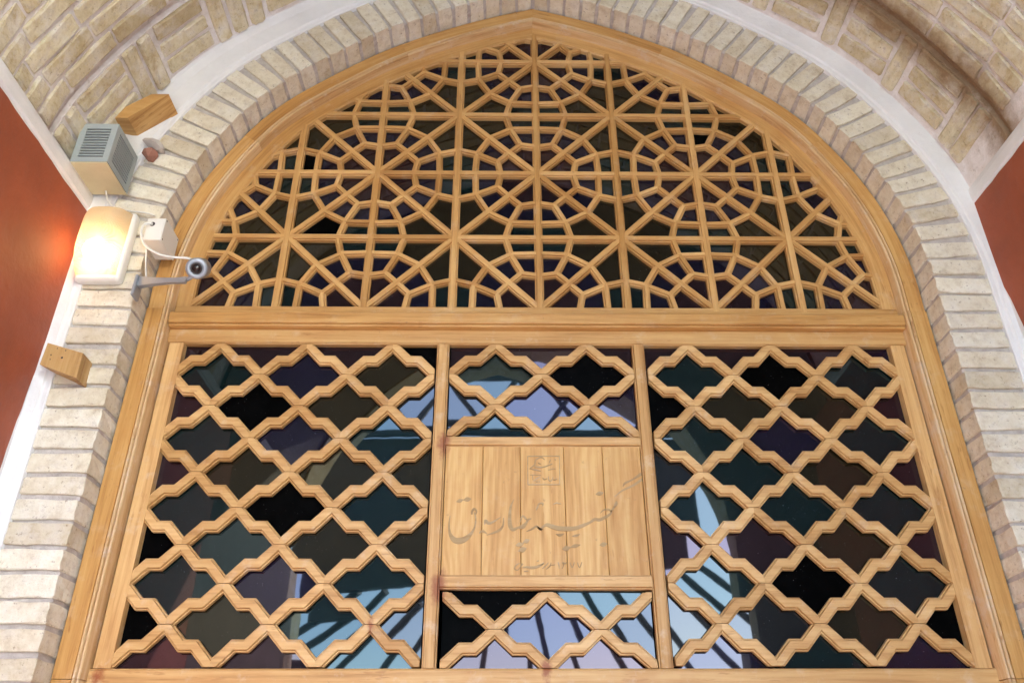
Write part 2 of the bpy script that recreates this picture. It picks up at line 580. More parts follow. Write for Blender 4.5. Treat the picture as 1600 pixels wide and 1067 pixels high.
def box(x0, x1, y0, y1, z0, z1):
    v = [(x, y, z) for z in (z0, z1) for y in (y0, y1) for x in (x0, x1)]
    return v, [(0, 1, 3, 2), (4, 6, 7, 5), (0, 4, 5, 1), (1, 5, 7, 3), (3, 7, 6, 2), (2, 6, 4, 0)]

XL, XR, YF = -1.315, 1.29, -2.75
# front of the building round the mouth of the alcove, behind the camera
fa = thing('building_front', 'pale brick building front round the mouth of the vaulted alcove', 'building', (0, YF, 0))
arch_loft('facade', [(0.225, YF + 0.02), (0.225, YF - 0.3), (2.6, YF - 0.3), (2.6, YF + 0.02)], M_VAULT, fa, 0, 0.0, True)

# dark room behind the window
rm = thing('room', 'unlit room behind the coloured glass of the arched window', 'room', (0, 0.6, 0))
arch_loft('room_shell', [(0.10, 0.035), (0.10, 1.2)], M_ROOM, rm, 0, 0.0)
pts = [(p.x, p.y) for p in half_off(0.10)]
pl = [(-pts[0][0], 0)] + [(-x, z) for x, z in pts] + [(x, z) for x, z in pts[-2::-1]] + [(pts[0][0], 0)]
local('room_back', [(x + CX, 1.19, z) for x, z in pl], [tuple(range(len(pl)))], M_ROOM, rm)

def wobble(p, n, amp):
    out = []
    for i in range(len(p) - 1):
        a, b = Vector(p[i]), Vector(p[i + 1])
        k = max(1, int((b - a).length / n))
        for j in range(k):
            q = a.lerp(b, j / k)
            out.append((q.x + random.uniform(-amp, amp), q.y + random.uniform(-amp, amp)))
    out.append(tuple(p[-1]))
    return out

def side_wall(label, x, sgn, top, corner):
    t_ = thing('plaster_wall', label, 'wall', (x, -1.6, 0))
    v, f = box(min(x, x + sgn * 0.3), max(x, x + sgn * 0.3), YF, 0.02, 0.0, top)
    local('white_plaster', v, f, M_PLASTER, t_)
    edge = wobble(corner, 0.035, 0.0022)
    poly = edge + [(-1.3, 0.02), (corner[0][0], 0.02)]
    n = len(poly)
    xf, xb = x - sgn * 0.0025, x + sgn * 0.01
    vv = [(xf, y, z) for y, z in poly] + [(xb, y, z) for y, z in poly]
    ff = [tuple(range(n)), tuple(range(2 * n - 1, n - 1, -1))] + [(i, (i + 1) % n, n + (i + 1) % n, n + i) for i in range(n)]
    local('red_paint', vv, ff, M_RED, t_, label='deep red gloss paint with a hand-cut edge')
    va_, fa_ = box(min(xf, xb), max(xf, xb), YF + 0.01, -1.302, 0.02, edge[-1][1])
    local('dimming_panel', va_, fa_, M_DIM, t_)  # added dark facing on the unseen wall, tames bounce and reflections
    # rounded plaster bead along the top edge of the wall
    bd = [(0.0, -0.05), (-0.006, -0.046), (-0.008, -0.02), (-0.006, -0.004), (0.0, 0.002), (0.02, 0.004), (0.02, -0.05)]
    vb, fb = [], []
    m = 24
    for k in range(m + 1):
        y = -0.09 + (YF + 0.095) * k / m
        for a, b in bd:
            vb.append((x + sgn * a, y, top + b + random.uniform(-0.0015, 0.0015)))
    q = len(bd)
    for k in range(m):
        for i in range(q):
            fb.append((k * q + i, k * q + (i + 1) % q, (k + 1) * q + (i + 1) % q, (k + 1) * q + i))
    local('plaster_edge', vb, fb, M_PLASTER, t_)
    return t_

side_wall('red painted side wall with white edge, on the left next to the lit lamp', XL, -1, 3.105,
          [(-0.175, 0.0), (-0.136, 2.306), (-0.121, 2.636), (-0.114, 2.90), (-0.114, 3.042), (-0.60, 3.044), (-1.3, 3.044)])
side_wall('red painted side wall with white edge, on the right opposite the lamp', XR, 1, 3.150,
          [(-0.21, 0.0), (-0.175, 2.30), (-0.142, 2.666), (-0.123, 2.802), (-0.109, 2.961), (-0.113, 3.094), (-0.40, 3.092), (-1.3, 3.092)])

# ------------------------------------------------------------------ brick arch
def brick_meshes(name, lx, ly, lz, mat, n=7, jit=0.0016, bev=0.0035):
    out = []
    for k in range(n):
        bm = bmesh.new()
        bmesh.ops.create_cube(bm, size=1.0)
        for v in bm.verts:
            v.co = Vector((v.co.x * lx, (v.co.y + 0.5) * ly, (v.co.z + 0.5) * lz))
        bmesh.ops.bevel(bm, geom=list(bm.edges), offset=bev * random.uniform(0.7, 1.4), segments=1, affect='EDGES', profile=0.6)
        long_e = [e for e in bm.edges if e.calc_length() > 0.03]
        bmesh.ops.subdivide_edges(bm, edges=long_e, cuts=2, use_grid_fill=True)
        for v in bm.verts:
            v.co += Vector((random.uniform(-jit, jit), random.uniform(-jit, jit) * (1.0 if ly < 0.1 else 0.5), random.uniform(-jit, jit) * (0.35 if ly < 0.1 or lx > 0.1 else 1.0)))
        bmesh.ops.recalc_face_normals(bm, faces=bm.faces)
        me = bpy.data.meshes.new(name)
        bm.to_mesh(me)
        bm.free()
        me.materials.append(mat)
        out.append(me)
    return out

ba = thing('brick_arch', 'pointed arch and jambs of cream bricks framing the wooden window', 'arch', (CX, -0.1, 1.3))
arch_loft('mortar', [(0.008, 0.05), (0.008, -0.096), (0.016, -0.0995), (0.16, -0.0995), (0.30, -0.0995), (0.30, 0.05)], M_MORTAR, ba, 0, 0.0)
arch_loft('plaster_band', [(0.151, -0.09), (0.152, -0.1125), (0.155, -0.1145), (0.165, -0.1145), (0.168, -0.116), (0.171, -0.1205), (0.225, -0.126), (0.250, -0.136), (0.262, -0.150), (0.30, -0.150)], M_PLASTER, ba, 0, 0.0, smooth=False, label='white plaster band bent between the brick ring and the vault')
BR = brick_meshes('brick', 0.0478, 0.135, 0.150, M_BRICK, 9, 0.0019, 0.0022)

def walk(d, z0, vault=False):
    """points and tangents along the whole arch with legs, left foot to right foot"""
    h = half_off(d, 160, vault)
    r_ = [Vector((h[0].x, z0))] + h
    p = [Vector((-q.x, q.y)) for q in r_] + [Vector((q.x, q.y)) for q in r_[-2::-1]]
    s = [0.0]
    for i in range(1, len(p)):
        s.append(s[-1] + (p[i] - p[i - 1]).length)
    return p, s

def at(p, s, q):
    lo, hi = 0, len(s) - 1
    while hi - lo > 1:
        m = (lo + hi) // 2
        if s[m] <= q:
            lo = m
        else:
            hi = m
    f = (q - s[lo]) / max(1e-9, s[hi] - s[lo])
    return p[lo].lerp(p[hi], f), (p[hi] - p[lo]).normalized()

p, s = walk(0.003, 1.42)
N = round(s[-1] / 0.0596)
N += N % 2
for k in range(N):
    q, tg = at(p, s, (k + 0.5) * s[-1] / N)
    nr = Vector((-tg.y, tg.x))
    a = random.uniform(-0.022, 0.022)
    tg = Vector((tg.x * math.cos(a) - tg.y * math.sin(a), tg.x * math.sin(a) + tg.y * math.cos(a)))
    nr2 = Vector((-tg.y, tg.x))
    q = q + nr * random.uniform(-0.0015, 0.003)
    m = frame4((q.x + CX, -0.1085 + random.uniform(-0.0025, 0.002), q.y), (tg.x, 0, tg.y), (0, 1, 0), (nr2.x, 0, nr2.y))
    sc = Matrix.Diagonal((random.uniform(0.94, 1.06), 1.0, random.uniform(0.99, 1.025), 1))
    inst('brick', random.choice(BR), ba, m @ sc)

# ------------------------------------------------------------------ brick vault
va = thing('brick_vault', 'barrel vault of tan bricks laid in rings above the window', 'vault', (CX, -1.6, 3.1))
VD = 0.234
arch_loft('mortar_bed', [(VD + 0.0075, -0.10), (VD + 0.0075, -0.335), (VD + 0.020, -0.340), (VD + 0.020, -0.355), (VD + 0.006, -0.362), (VD + 0.006, -1.14)], M_VMORTAR, va, 0, 2.6, n=60, vault=True)
arch_loft('rear_shell', [(VD + 0.006, -1.1405), (VD - 0.01, -1.142), (VD - 0.01, YF)], M_DIM, va, 0, 2.6, n=60, vault=True)  # unseen rear of the vault, darkened to cut bounce and reflections
BV = brick_meshes('brick', 0.196, 0.0465, 0.05, M_VAULT, 9, 0.0024, 0.003)
BS = brick_meshes('brick', 0.049, 0.188, 0.05, M_VAULT, 5, 0.0022, 0.005)
p, s = walk(VD, 2.6, True)
S0 = s[next(i for i in range(len(p)) if p[i].y > 3.112)]
S1 = s[-1] - s[next(i for i in range(len(p)) if p[i].y > 3.215)]

def vbrick(q, y, me, sx=1.0):
    pt, tg = at(p, s, q)
    nr = Vector((-tg.y, tg.x))
    pt = pt + nr * random.uniform(-0.0060, -0.0020)
    a = random.uniform(-0.02, 0.02)
    m = frame4((pt.x + VCX, y + random.uniform(-0.002, 0.002), pt.y), (tg.x, 0, tg.y), (0, 1, 0), (nr.x, 0, nr.y))
    inst('brick', me, va, m @ Matrix.Rotation(a, 4, 'Z') @ Matrix.Diagonal((sx, 1, 1, 1)))

for ring in range(11):
    y = -0.418 - 0.0605 * ring
    q = S0 + random.uniform(0.0, 0.02)
    first = random.uniform(0.25, 1.0)
    vbrick(q + 0.098 * first, y, random.choice(BV), first)
    q += 0.196 * first + 0.011
    while q < S1 - 0.05:
        sx = min(random.choice((1, 1, 1, 1, 0.9, 0.55)), (S1 - q) / 0.196)
        L = 0.196 * sx
        vbrick(q + L / 2, y, random.choice(BV), sx)
        q += L + random.uniform(0.009, 0.014)
q = S0 + 0.02
while q < S1 - 0.02:
    for _ in range(random.choice((1, 2, 2, 3))):
        vbrick(q + 0.025, -0.331, random.choice(BS))
        q += 0.049 + random.uniform(0.012, 0.018)
    L = min(random.uniform(0.9, 1.0), (S1 - q) / 0.196)
    if L < 0.2:
        break
    for r_ in range(3):
        vbrick(q + 0.098 * L, -0.331 + r_ * 0.0635, random.choice(BV), L * random.uniform(0.93, 1.0))
    q += 0.196 * L + random.uniform(0.012, 0.018)

# ------------------------------------------------------------------ the wooden window
win = thing('arched_window', 'carved wooden window with pointed lattice fanlight and coloured glass', 'window', (CX, 0, 1.0))
FP = [(-0.002, 0.035), (-0.002, -0.028), (-0.004, -0.030), (-0.0450, -0.030), (-0.0462, -0.0262), (-0.0475, -0.0262), (-0.0485, -0.0315), (-0.0510, -0.0348), (-0.0535, -0.0348), (-0.0555, -0.0315),
      (-0.0562, -0.0255), (-0.0575, -0.0255), (-0.0583, -0.0310), (-0.0605, -0.0335), (-0.0630, -0.0325), (-0.0650, -0.0290), (-0.0665, 0.0015), (-0.0665, 0.035)]
for sd_ in (-1, 1):
    for a_, b_, dy in ((0, 18, 0.0), (18, 35, -0.0006), (35, 48, 0.0004)):
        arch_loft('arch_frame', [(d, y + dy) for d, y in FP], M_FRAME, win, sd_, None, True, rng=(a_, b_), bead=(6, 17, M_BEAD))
arch_rail_prof = [(-0.0645, 0.022), (-0.0645, 0.0008), (-0.1085, 0.0008), (-0.1100, 0.0024), (-0.1105, 0.0046), (-0.1128, 0.0066), (-0.1128, 0.022)]
for sd_ in (-1, 1):
    arch_loft('arch_rail', arch_rail_prof, M_GIRIH, win, sd_, 2.766, True)
# straight jambs below the springing, a little prouder and wider than the arch
for sd_ in (-1, 1):
    sec = [(d * 1.0 + (0.0015 if d > -0.01 else -0.0005), y - (0.003 if y < 0.03 else 0)) for d, y in FP]
    for z0, z1 in ((1.797, SPR - 0.001), (0.0, 1.7955)):
        x0 = 1.111
        v, uv, n = [], [], len(sec)
        for z in (z0, z1):
            acc = 0
            for i, (d, y) in enumerate(sec):
                v.append((CX + sd_ * (x0 + d), y, z)); acc += 0.006
                uv.append((z, d + y))
        f = [(i, (i + 1) % n, n + (i + 1) % n, n + i) for i in range(n)] + [tuple(range(n)), tuple(range(2 * n - 1, n - 1, -1))]
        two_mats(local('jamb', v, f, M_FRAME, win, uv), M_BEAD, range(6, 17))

W2 = 1.0435
# transom between fanlight and sash
ts = [(2.7235, 0.03), (2.7235, -0.016), (2.7245, -0.0200), (2.7275, -0.0225), (2.7300, -0.0210), (2.7310, -0.0175), (2.7325, -0.0255), (2.7350, -0.0275), (2.7640, -0.0275), (2.7660, -0.0255), (2.7660, 0.03)]
zc = 2.745
bar('transom', (CX - W2, zc), (CX + W2, zc), [(z - zc, y) for z, y in ts], M_FRAME, win)
bar('fanlight_rail', (CX - 1.0440, 2.785), (CX + 1.0440, 2.785), [(z - 2.785, y) for z, y in box_sec(2.7665, 2.8035, 0.0003, 0.024, 0.0025)], M_GIRIH, win)
bar('top_rail', (CX - 1.0440, 2.702), (CX + 1.0440, 2.702), [(-0.022, 0.024), (-0.022, 0.0065), (-0.0198, 0.0042), (-0.0194, 0.0018), (-0.0174, -0.0003), (0.021, -0.0003), (0.021, 0.024)], M_LATT, win)
bar('bottom_rail', (CX - 1.0440, 1.786), (CX + 1.0440, 1.786), [(-0.036, 0.024), (-0.036, -0.0003), (0.0325, -0.0003), (0.0370, 0.003), (0.0370, 0.024)], M_LATT, win)
ST = [(-0.0225, 0.024), (-0.0225, 0.0065), (-0.0203, 0.0042), (-0.0199, 0.0018), (-0.0179, -0.0006), (0.0215, -0.0006), (0.0215, 0.024)]
bar('stile', (-1.0245, 1.8235), (-1.0245, 2.6795), [(-z, y) for z, y in ST][::-1], M_LATT, win)
bar('stile', (1.0125, 1.8235), (1.0125, 2.6795), ST, M_LATT, win)
MU = moulded(0.0172, 0.024)
MU = [(z, y - 0.0012) for z, y in MU]
for x in (-0.275, 0.2745):
    bar('mullion', (x, 1.8235), (x, 2.6795), MU, M_LATT, win)
bar('lock_rail', (-0.2575, 2.3855), (0.257, 2.3855), [(z, y - 0.0004) for z, y in moulded(0.0148, 0.024)], M_LATT, win)
bar('lock_rail', (-0.2575, 2.020), (0.257, 2.020), [(z, y - 0.0004) for z, y in moulded(0.0172, 0.024)], M_LATT, win)
# closed boards under the window
for k in range(9):
    xa = -1.03 + k * 0.2285
    v, f = prism([(xa + 0.001, 0.03), (xa + 0.2275, 0.03), (xa + 0.2275, 1.748), (xa + 0.001, 1.748)], 0.008, 0.03)
    local('lower_board', v, f, M_PLANK, win, [(q[2], q[0] + q[1]) for q in v])

# --- zigzag lattice of the sash
zig_cache = {}
def zig_mesh(w_, h_, rise):
    key = (round(w_, 4), round(h_, 4), rise)
    if key in zig_cache:
        return zig_cache[key]
    sl_ = Vector((0.375 * w_, -0.5 * h_)).normalized()
    n = Vector((-sl_.y, sl_.x))
    c2 = Vector((0.625 * w_, -0.5 * h_)).dot(n)
    rows, e = [], 0.0008
    for hw, y in ((0.0142, 0.0190), (0.0142, 0.0070), (0.0134, 0.0060), (0.0112, 0.0060), (0.0108, 0.0082), (0.0103, 0.0082), (0.0099, 0.0014), (0.0088, 0.0)):
        zu, zl = -0.5 * h_ + hw, -0.5 * h_ - hw
        upper = [(hw / n.x, -e), ((hw - n.y * zu) / n.x, zu), ((c2 + hw - n.y * zu) / n.x, zu), (w_, (c2 + hw - n.x * w_) / n.y)]
        lower = [((c2 - hw + n.y * h_) / n.x, -h_ + e), ((c2 - hw - n.y * zl) / n.x, zl), ((-hw - n.y * zl) / n.x, zl), (0, -hw / n.y)]
        ring = [(0, -e)] + upper + [(w_, -h_ + e)] + lower
        rows.append([(x, y, -z if rise else z) for x, z in ring])
    v = [q for r_ in rows for q in r_]
    m = len(rows[0])
    f = [(j * m + i, j * m + (i + 1) % m, (j + 1) * m + (i + 1) % m, (j + 1) * m + i) for j in range(len(rows) - 1) for i in range(m)]
    # front face as strips between upper and lower edges
    b = (len(rows) - 1) * m
    up_, lw = [0, 1, 2, 3, 4], [9, 8, 7, 6, 5]
    f += [(b + 0, b + 1, b + 2, b + 8, b + 9), (b + 2, b + 3, b + 7, b + 8), (b + 3, b + 4, b + 5, b + 6, b + 7)]
    me = mesh('lattice_bar', v, f, M_LATT, [(q[0], q[2] + q[1]) for q in v])
    zig_cache[key] = me
    return me

def clip_poly(poly, a, b, c):
    """keep the part of poly where a*x + b*z <= c"""
    out = []
    for i in range(len(poly)):
        p0, p1 = poly[i], poly[(i + 1) % len(poly)]
        d0, d1 = a * p0[0] + b * p0[1] - c, a * p1[0] + b * p1[1] - c
        if d0 <= 0:
            out.append(p0)
        if (d0 < 0 < d1) or (d1 < 0 < d0):
            t_ = d0 / (d0 - d1)
            out.append((p0[0] + (p1[0] - p0[0]) * t_, p0[1] + (p1[1] - p0[1]) * t_))
    return out

def area(poly):
    return 0.5 * abs(sum(poly[i][0] * poly[(i + 1) % len(poly)][1] - poly[(i + 1) % len(poly)][0] * poly[i][1] for i in range(len(poly))))

def pane(poly, kind, tilt=0.010, y=0.0215, wave=None):
    cx_ = sum(q[0] for q in poly) / len(poly); cz_ = sum(q[1] for q in poly) / len(poly)
    pp = [(cx_ + (x - cx_) * 0.992, cz_ + (z - cz_) * 0.992) for x, z in poly]
    v, f = prism([(x - cx_, z - cz_) for x, z in pp], 0.0, 0.003)
    me = mesh('glass_pane', v, f, G[kind])
    rx, rz = random.gauss(0, tilt), random.gauss(0, tilt)
    return inst('glass_pane', me, win, Matrix.Translation((cx_, y + (0.003 if tilt > 0.006 else 0), cz_)) @ Matrix.Rotation(rx, 4, 'X') @ Matrix.Rotation(rz, 4, 'Z'))

def sash_panel(x0, hw, ztop, hh, ncol, nrow, zmin, zmax, colours, par=1):
    """nodes where i + j is odd (par 1) or even (par 0); cells in between"""
    for j in range(nrow):
        for i in range(ncol):
            xa, za = x0 + i * hw, ztop - j * hh
            if za - hh < zmin - 0.06:
                continue
            down = ((i + j) % 2) == par          # bar runs from the node at upper left down to lower right
            me = zig_mesh(hw, hh, not down)
            o = Matrix.Translation((xa, 0.0006 + random.uniform(-0.0004, 0.0005), za if down else za - hh))
            inst('lattice_bar', me, win, o)
    x1 = x0 + ncol * hw
    for (i, j), kind in colours.items():
        cx_, cz_ = x0 + i * hw, ztop - j * hh
        poly = [(cx_ - hw, cz_), (cx_, cz_ + hh), (cx_ + hw, cz_), (cx_, cz_ - hh)]
        for a, b, c in ((1, 0, x1), (-1, 0, -x0), (0, 1, zmax), (0, -1, -zmin)):
            poly = clip_poly(poly, a, b, c)
        if len(poly) > 2 and area(poly) > 2e-4:
            pane(poly, kind)

HH = 0.0946
LEFT = {(0, 0): 'maroon', (2, 0): 'maroon', (4, 0): 'maroon', (6, 0): 'black', (1, 1): 'teal', (3, 1): 'navy', (5, 1): 'olive',
        (0, 2): 'maroon', (2, 2): 'black', (4, 2): 'olive', (6, 2): 'clear', (1, 3): 'teal', (3, 3): 'navy', (5, 3): 'teal',
        (0, 4): 'maroon', (2, 4): 'olive', (4, 4): 'olive', (6, 4): 'olive', (1, 5): 'teal', (3, 5): 'black', (5, 5): 'teal',
        (0, 6): 'black', (2, 6): 'teal', (4, 6): 'olive', (6, 6): 'olive', (1, 7): 'teal', (3, 7): 'purple', (5, 7): 'teal',
        (0, 8): 'black', (2, 8): 'olive', (4, 8): 'teal', (6, 8): 'clear', (1, 9): 'maroon', (3, 9): 'maroon', (5, 9): 'teal'}
RIGHT = {(0, 0): 'maroon', (2, 0): 'maroon', (4, 0): 'maroon', (6, 0): 'purple', (1, 1): 'teal', (3, 1): 'black', (5, 1): 'teal',
         (0, 2): 'black', (2, 2): 'olive', (4, 2): 'olive', (6, 2): 'maroon', (1, 3): 'teal', (3, 3): 'purple', (5, 3): 'teal',
         (0, 4): 'clear', (2, 4): 'teal', (4, 4): 'olive', (6, 4): 'maroon', (1, 5): 'teal', (3, 5): 'teal', (5, 5): 'teal',
         (0, 6): 'maroon', (2, 6): 'maroon', (4, 6): 'olive', (6, 6): 'maroon', (1, 7): 'teal', (3, 7): 'black', (5, 7): 'teal',
         (0, 8): 'clear', (2, 8): 'clear', (4, 8): 'olive', (6, 8): 'black', (1, 9): 'purple', (3, 9): 'teal', (5, 9): 'purple'}
TOPC = {(0, 0): 'maroon', (2, 0): 'maroon', (4, 0): 'maroon', (1, 1): 'teal', (3, 1): 'black', (0, 2): 'clear', (2, 2): 'purple', (4, 2): 'purple', (1, 3): 'teal', (3, 3): 'teal'}
BOTC = {(1, 0): 'black', (3, 0): 'teal', (0, 1): 'black', (2, 1): 'purple', (4, 1): 'clear', (1, 2): 'maroon', (3, 2): 'maroon'}
sash_panel(-1.0195, 0.1205, 2.6775, HH, 6, 9, 1.822, 2.682, LEFT)
sash_panel(0.2965, 0.1178, 2.6795, HH, 6, 9, 1.822, 2.682, RIGHT)
sash_panel(-0.2550, 0.1278, 2.6785, 0.0930, 4, 3, 2.396, 2.682, TOPC)
sash_panel(-0.2500, 0.1260, 1.9960, 0.0862, 4, 2, 1.822, 2.006, BOTC, 0)

# --- boarded panel with raised lettering in a dark carved-look tone
PLANKS = []
bx = [-0.2565, -0.158, -0.0605, 0.0535, 0.1555, 0.256]
for a, b in zip(bx[:-1], bx[1:]):
    w_ = b - a - 0.0009
    sec = [(-w_ / 2, 0.02), (-w_ / 2, 0.0075), (-w_ / 2 + 0.0012, 0.0062), (w_ / 2 - 0.0012, 0.0062), (w_ / 2, 0.0075), (w_ / 2, 0.02)]
    PLANKS.append((a, b, bar('plank', ((a + b) / 2, 2.034), ((a + b) / 2, 2.373), sec, M_PLANK, win, random.uniform(-0.0004, 0.0004))))
STROKES=[[(-0.2387,2.1847,0.00088),(-0.2407,2.1612,0.00204),(-0.237,2.138,0.00379),(-0.2266,2.1236,0.00671),(-0.2123,2.1208,0.00788),(-0.1955,2.128,0.00613),(-0.1816,2.1438,0.00292),(-0.1749,2.1613,0.00204),(-0.1744,2.1819,0.0019),(-0.1784,2.1937,0.00117)],[(-0.1841,2.1878,0.00204),(-0.1834,2.1966,0.00263),(-0.178,2.2026,0.00292),(-0.1727,2.1967,0.00233),(-0.174,2.1884,0.00146)],[(-0.224,2.2211,0.00058),(-0.2154,2.2235,0.00496),(-0.2068,2.2271,0.00058)],[(-0.2067,2.2259,0.00058),(-0.196,2.2275,0.00584),(-0.1864,2.229,0.00058)],[(-0.1645,2.1395,0.00088),(-0.1588,2.1445,0.00292),(-0.1517,2.1433,0.00263),(-0.1445,2.1381,0.00088)],[(-0.1511,2.1613,0.00117),(-0.1493,2.1716,0.00379),(-0.142,2.1658,0.00379),(-0.1334,2.1672,0.00292),(-0.1234,2.1731,0.00204),(-0.1105,2.1814,0.00088)],[(-0.1039,2.179,0.00117),(-0.1047,2.1614,0.00233),(-0.1132,2.1483,0.00321),(-0.1289,2.141,0.00233),(-0.1459,2.1352,0.00073)],[(-0.0776,2.2274,0.00058),(-0.0852,2.2088,0.00263),(-0.0881,2.185,0.00409),(-0.0875,2.1615,0.00525),(-0.0804,2.1498,0.00467),(-0.0681,2.1542,0.00263),(-0.0554,2.1571,0.00525),(-0.0468,2.1659,0.00321),(-0.0415,2.1747,0.00263),(-0.0334,2.1777,0.00058)],[(-0.0622,2.1688,0.00117),(-0.0587,2.1791,0.00204),(-0.0544,2.1844,0.00204),(-0.0486,2.1791,0.00263),(-0.0438,2.1733,0.00117)],[(-0.0734,2.1095,0.00058),(-0.0635,2.1115,0.00584),(-0.053,2.1147,0.00058)],[(-0.0558,2.1167,0.00058),(-0.0464,2.1204,0.00525),(-0.0387,2.1239,0.00058)],[(-0.0672,2.0953,0.00058),(-0.0565,2.099,0.00671),(-0.0463,2.1025,0.00058)],[(-0.0461,2.1449,0.00058),(-0.0332,2.1505,0.00204),(-0.0217,2.1572,0.00233),(-0.0137,2.1528,0.00292),(-0.0075,2.1485,0.00175)],[(-0.0215,2.1993,0.00117),(-0.0173,2.2074,0.00233),(-0.0134,2.2164,0.00175),(-0.0038,2.2173,0.00233),(-0.0048,2.2095,0.00058)],[(-0.0624,2.0664,0.00073),(-0.0722,2.0603,0.00146),(-0.0764,2.0519,0.00146),(-0.0686,2.0486,0.00117),(-0.0624,2.0561,0.00131),(-0.0562,2.0645,0.00204)],[(-0.0569,2.0547,0.00088),(-0.0471,2.0556,0.00233),(-0.0317,2.0545,0.00321),(-0.0149,2.0584,0.00233),(-0.0055,2.0645,0.00073)],[(-0.0536,2.0456,0.00117),(-0.048,2.0459,0.00146),(-0.0424,2.0462,0.00117)],[(-0.0217,2.0701,0.00088),(-0.0169,2.0723,0.00117)],[(-0.0181,2.1572,0.00117),(-0.011,2.1499,0.00292),(-0.0037,2.1572,0.00263),(0.005,2.1616,0.00409),(0.0164,2.1581,0.00525),(0.0334,2.1529,0.00584),(0.0563,2.1515,0.00613),(0.0764,2.153,0.00496),(0.0967,2.1603,0.00409),(0.1144,2.1682,0.00292),(0.1263,2.1756,0.00379),(0.1392,2.175,0.00409),(0.1555,2.1825,0.0035),(0.1675,2.1908,0.00263),(0.1694,2.1973,0.00204),(0.1624,2.2018,0.00233),(0.1507,2.2003,0.00175),(0.1416,2.1919,0.00058)],[(0.1678,2.1943,0.00117),(0.1766,2.2063,0.00233),(0.1837,2.2168,0.00379),(0.1842,2.2243,0.00088)],[(0.1805,2.2349,0.00058),(0.2006,2.2511,0.00204),(0.2311,2.2661,0.00292),(0.2555,2.2826,0.00321)],[(0.2038,2.2624,0.00073),(0.2103,2.2716,0.00292),(0.2293,2.281,0.00204),(0.2549,2.2975,0.00438)],[(0.023,2.215,0.00073),(0.031,2.2186,0.00175),(0.0426,2.2162,0.00073)],[(0.1326,2.2418,0.00058),(0.143,2.2439,0.00555),(0.1534,2.2461,0.00058)],[(0.1356,2.1104,0.00058),(0.1448,2.1121,0.00555),(0.1549,2.1144,0.00058)],[(0.0417,2.1012,0.00058),(0.0523,2.1023,0.00642),(0.0631,2.1054,0.00058)],[(0.0617,2.1054,0.00058),(0.0746,2.1083,0.00438),(0.0874,2.1112,0.00058)],[(0.0273,2.1384,0.00058),(0.0372,2.1355,0.00321),(0.0472,2.1384,0.00058)],[(0.067,2.1327,0.00058),(0.0785,2.1341,0.00321),(0.0872,2.1385,0.00058)],[(-0.0197,2.0603,0.00088),(-0.0085,2.0631,0.00146),(-0.0042,2.0673,0.00073)],[(-0.0087,2.052,0.00073),(0.0012,2.0603,0.00131),(0.007,2.0673,0.00073)],[(0.001,2.0506,0.00058),(0.011,2.059,0.00146),(0.0135,2.0673,0.00058)],[(0.0096,2.0603,0.00073),(0.0223,2.0618,0.00088)],[(0.0309,2.0679,0.00131),(0.0329,2.0604,0.00131),(0.0332,2.052,0.00073)],[(0.0402,2.0521,0.00073),(0.0441,2.0604,0.00131),(0.0426,2.0679,0.00131),(0.0476,2.0646,0.00131),(0.0519,2.0674,0.00102)],[(0.0603,2.0674,0.00117),(0.0649,2.0549,0.00117),(0.0707,2.0679,0.00117)],[(0.0785,2.0674,0.00117),(0.083,2.0549,0.00117),(0.0892,2.068,0.00117)],[(-0.041,2.3454,0.00118),(0.0427,2.3457,0.00118)],[(-0.041,2.3454,0.00108),(-0.0413,2.267,0.00108)],[(0.0427,2.3457,0.00118),(0.0408,2.2671,0.00097)],[(-0.041,2.2672,0.00129),(0.0403,2.2677,0.00108)],[(-0.035,2.3122,0.00075),(-0.0228,2.3221,0.00161),(-0.0205,2.3338,0.00129),(-0.0115,2.3402,0.00151),(-0.0038,2.342,0.00183),(0.0038,2.3356,0.00054)],[(-0.0229,2.3175,0.00108),(-0.012,2.3146,0.00194),(0.0012,2.3158,0.00161),(0.0123,2.3199,0.0014),(0.0234,2.3246,0.00118)],[(-0.0367,2.3111,0.00086),(-0.0209,2.3076,0.00183),(-0.0067,2.3042,0.00065)],[(0.0119,2.3071,0.00075),(0.0219,2.3095,0.00108),(0.0318,2.311,0.00054)],[(-0.014,2.3268,0.00075),(-0.0102,2.325,0.00161),(-0.0063,2.3233,0.00075)],[(0.0297,2.3368,0.00118),(0.033,2.3357,0.00118)],[(0.0146,2.3245,0.00075),(0.0175,2.3327,0.0014),(0.0197,2.3339,0.00075)],[(-0.0353,2.2941,0.00065),(-0.0211,2.2937,0.00097),(-0.0069,2.2933,0.00054)],[(-0.0288,2.2915,0.00108),(-0.0279,2.2784,0.00108)],[(-0.0268,2.2761,0.00065),(-0.018,2.2841,0.00118),(-0.0081,2.2887,0.00075)],[(-0.0027,2.2864,0.00065),(0.0015,2.2813,0.0014),(0.0092,2.2841,0.00075)],[(0.0126,2.2899,0.00108),(0.0124,2.2819,0.00118),(0.0177,2.2768,0.00118),(0.0228,2.283,0.00097),(0.0251,2.2876,0.00075)],[(0.0244,2.2813,0.00065),(0.0287,2.2802,0.00108),(0.0343,2.2836,0.00108)],[(-0.0203,2.275,0.00108),(-0.016,2.2755,0.0014)],[(-0.0138,2.2755,0.00108),(-0.0105,2.2761,0.0014)]]

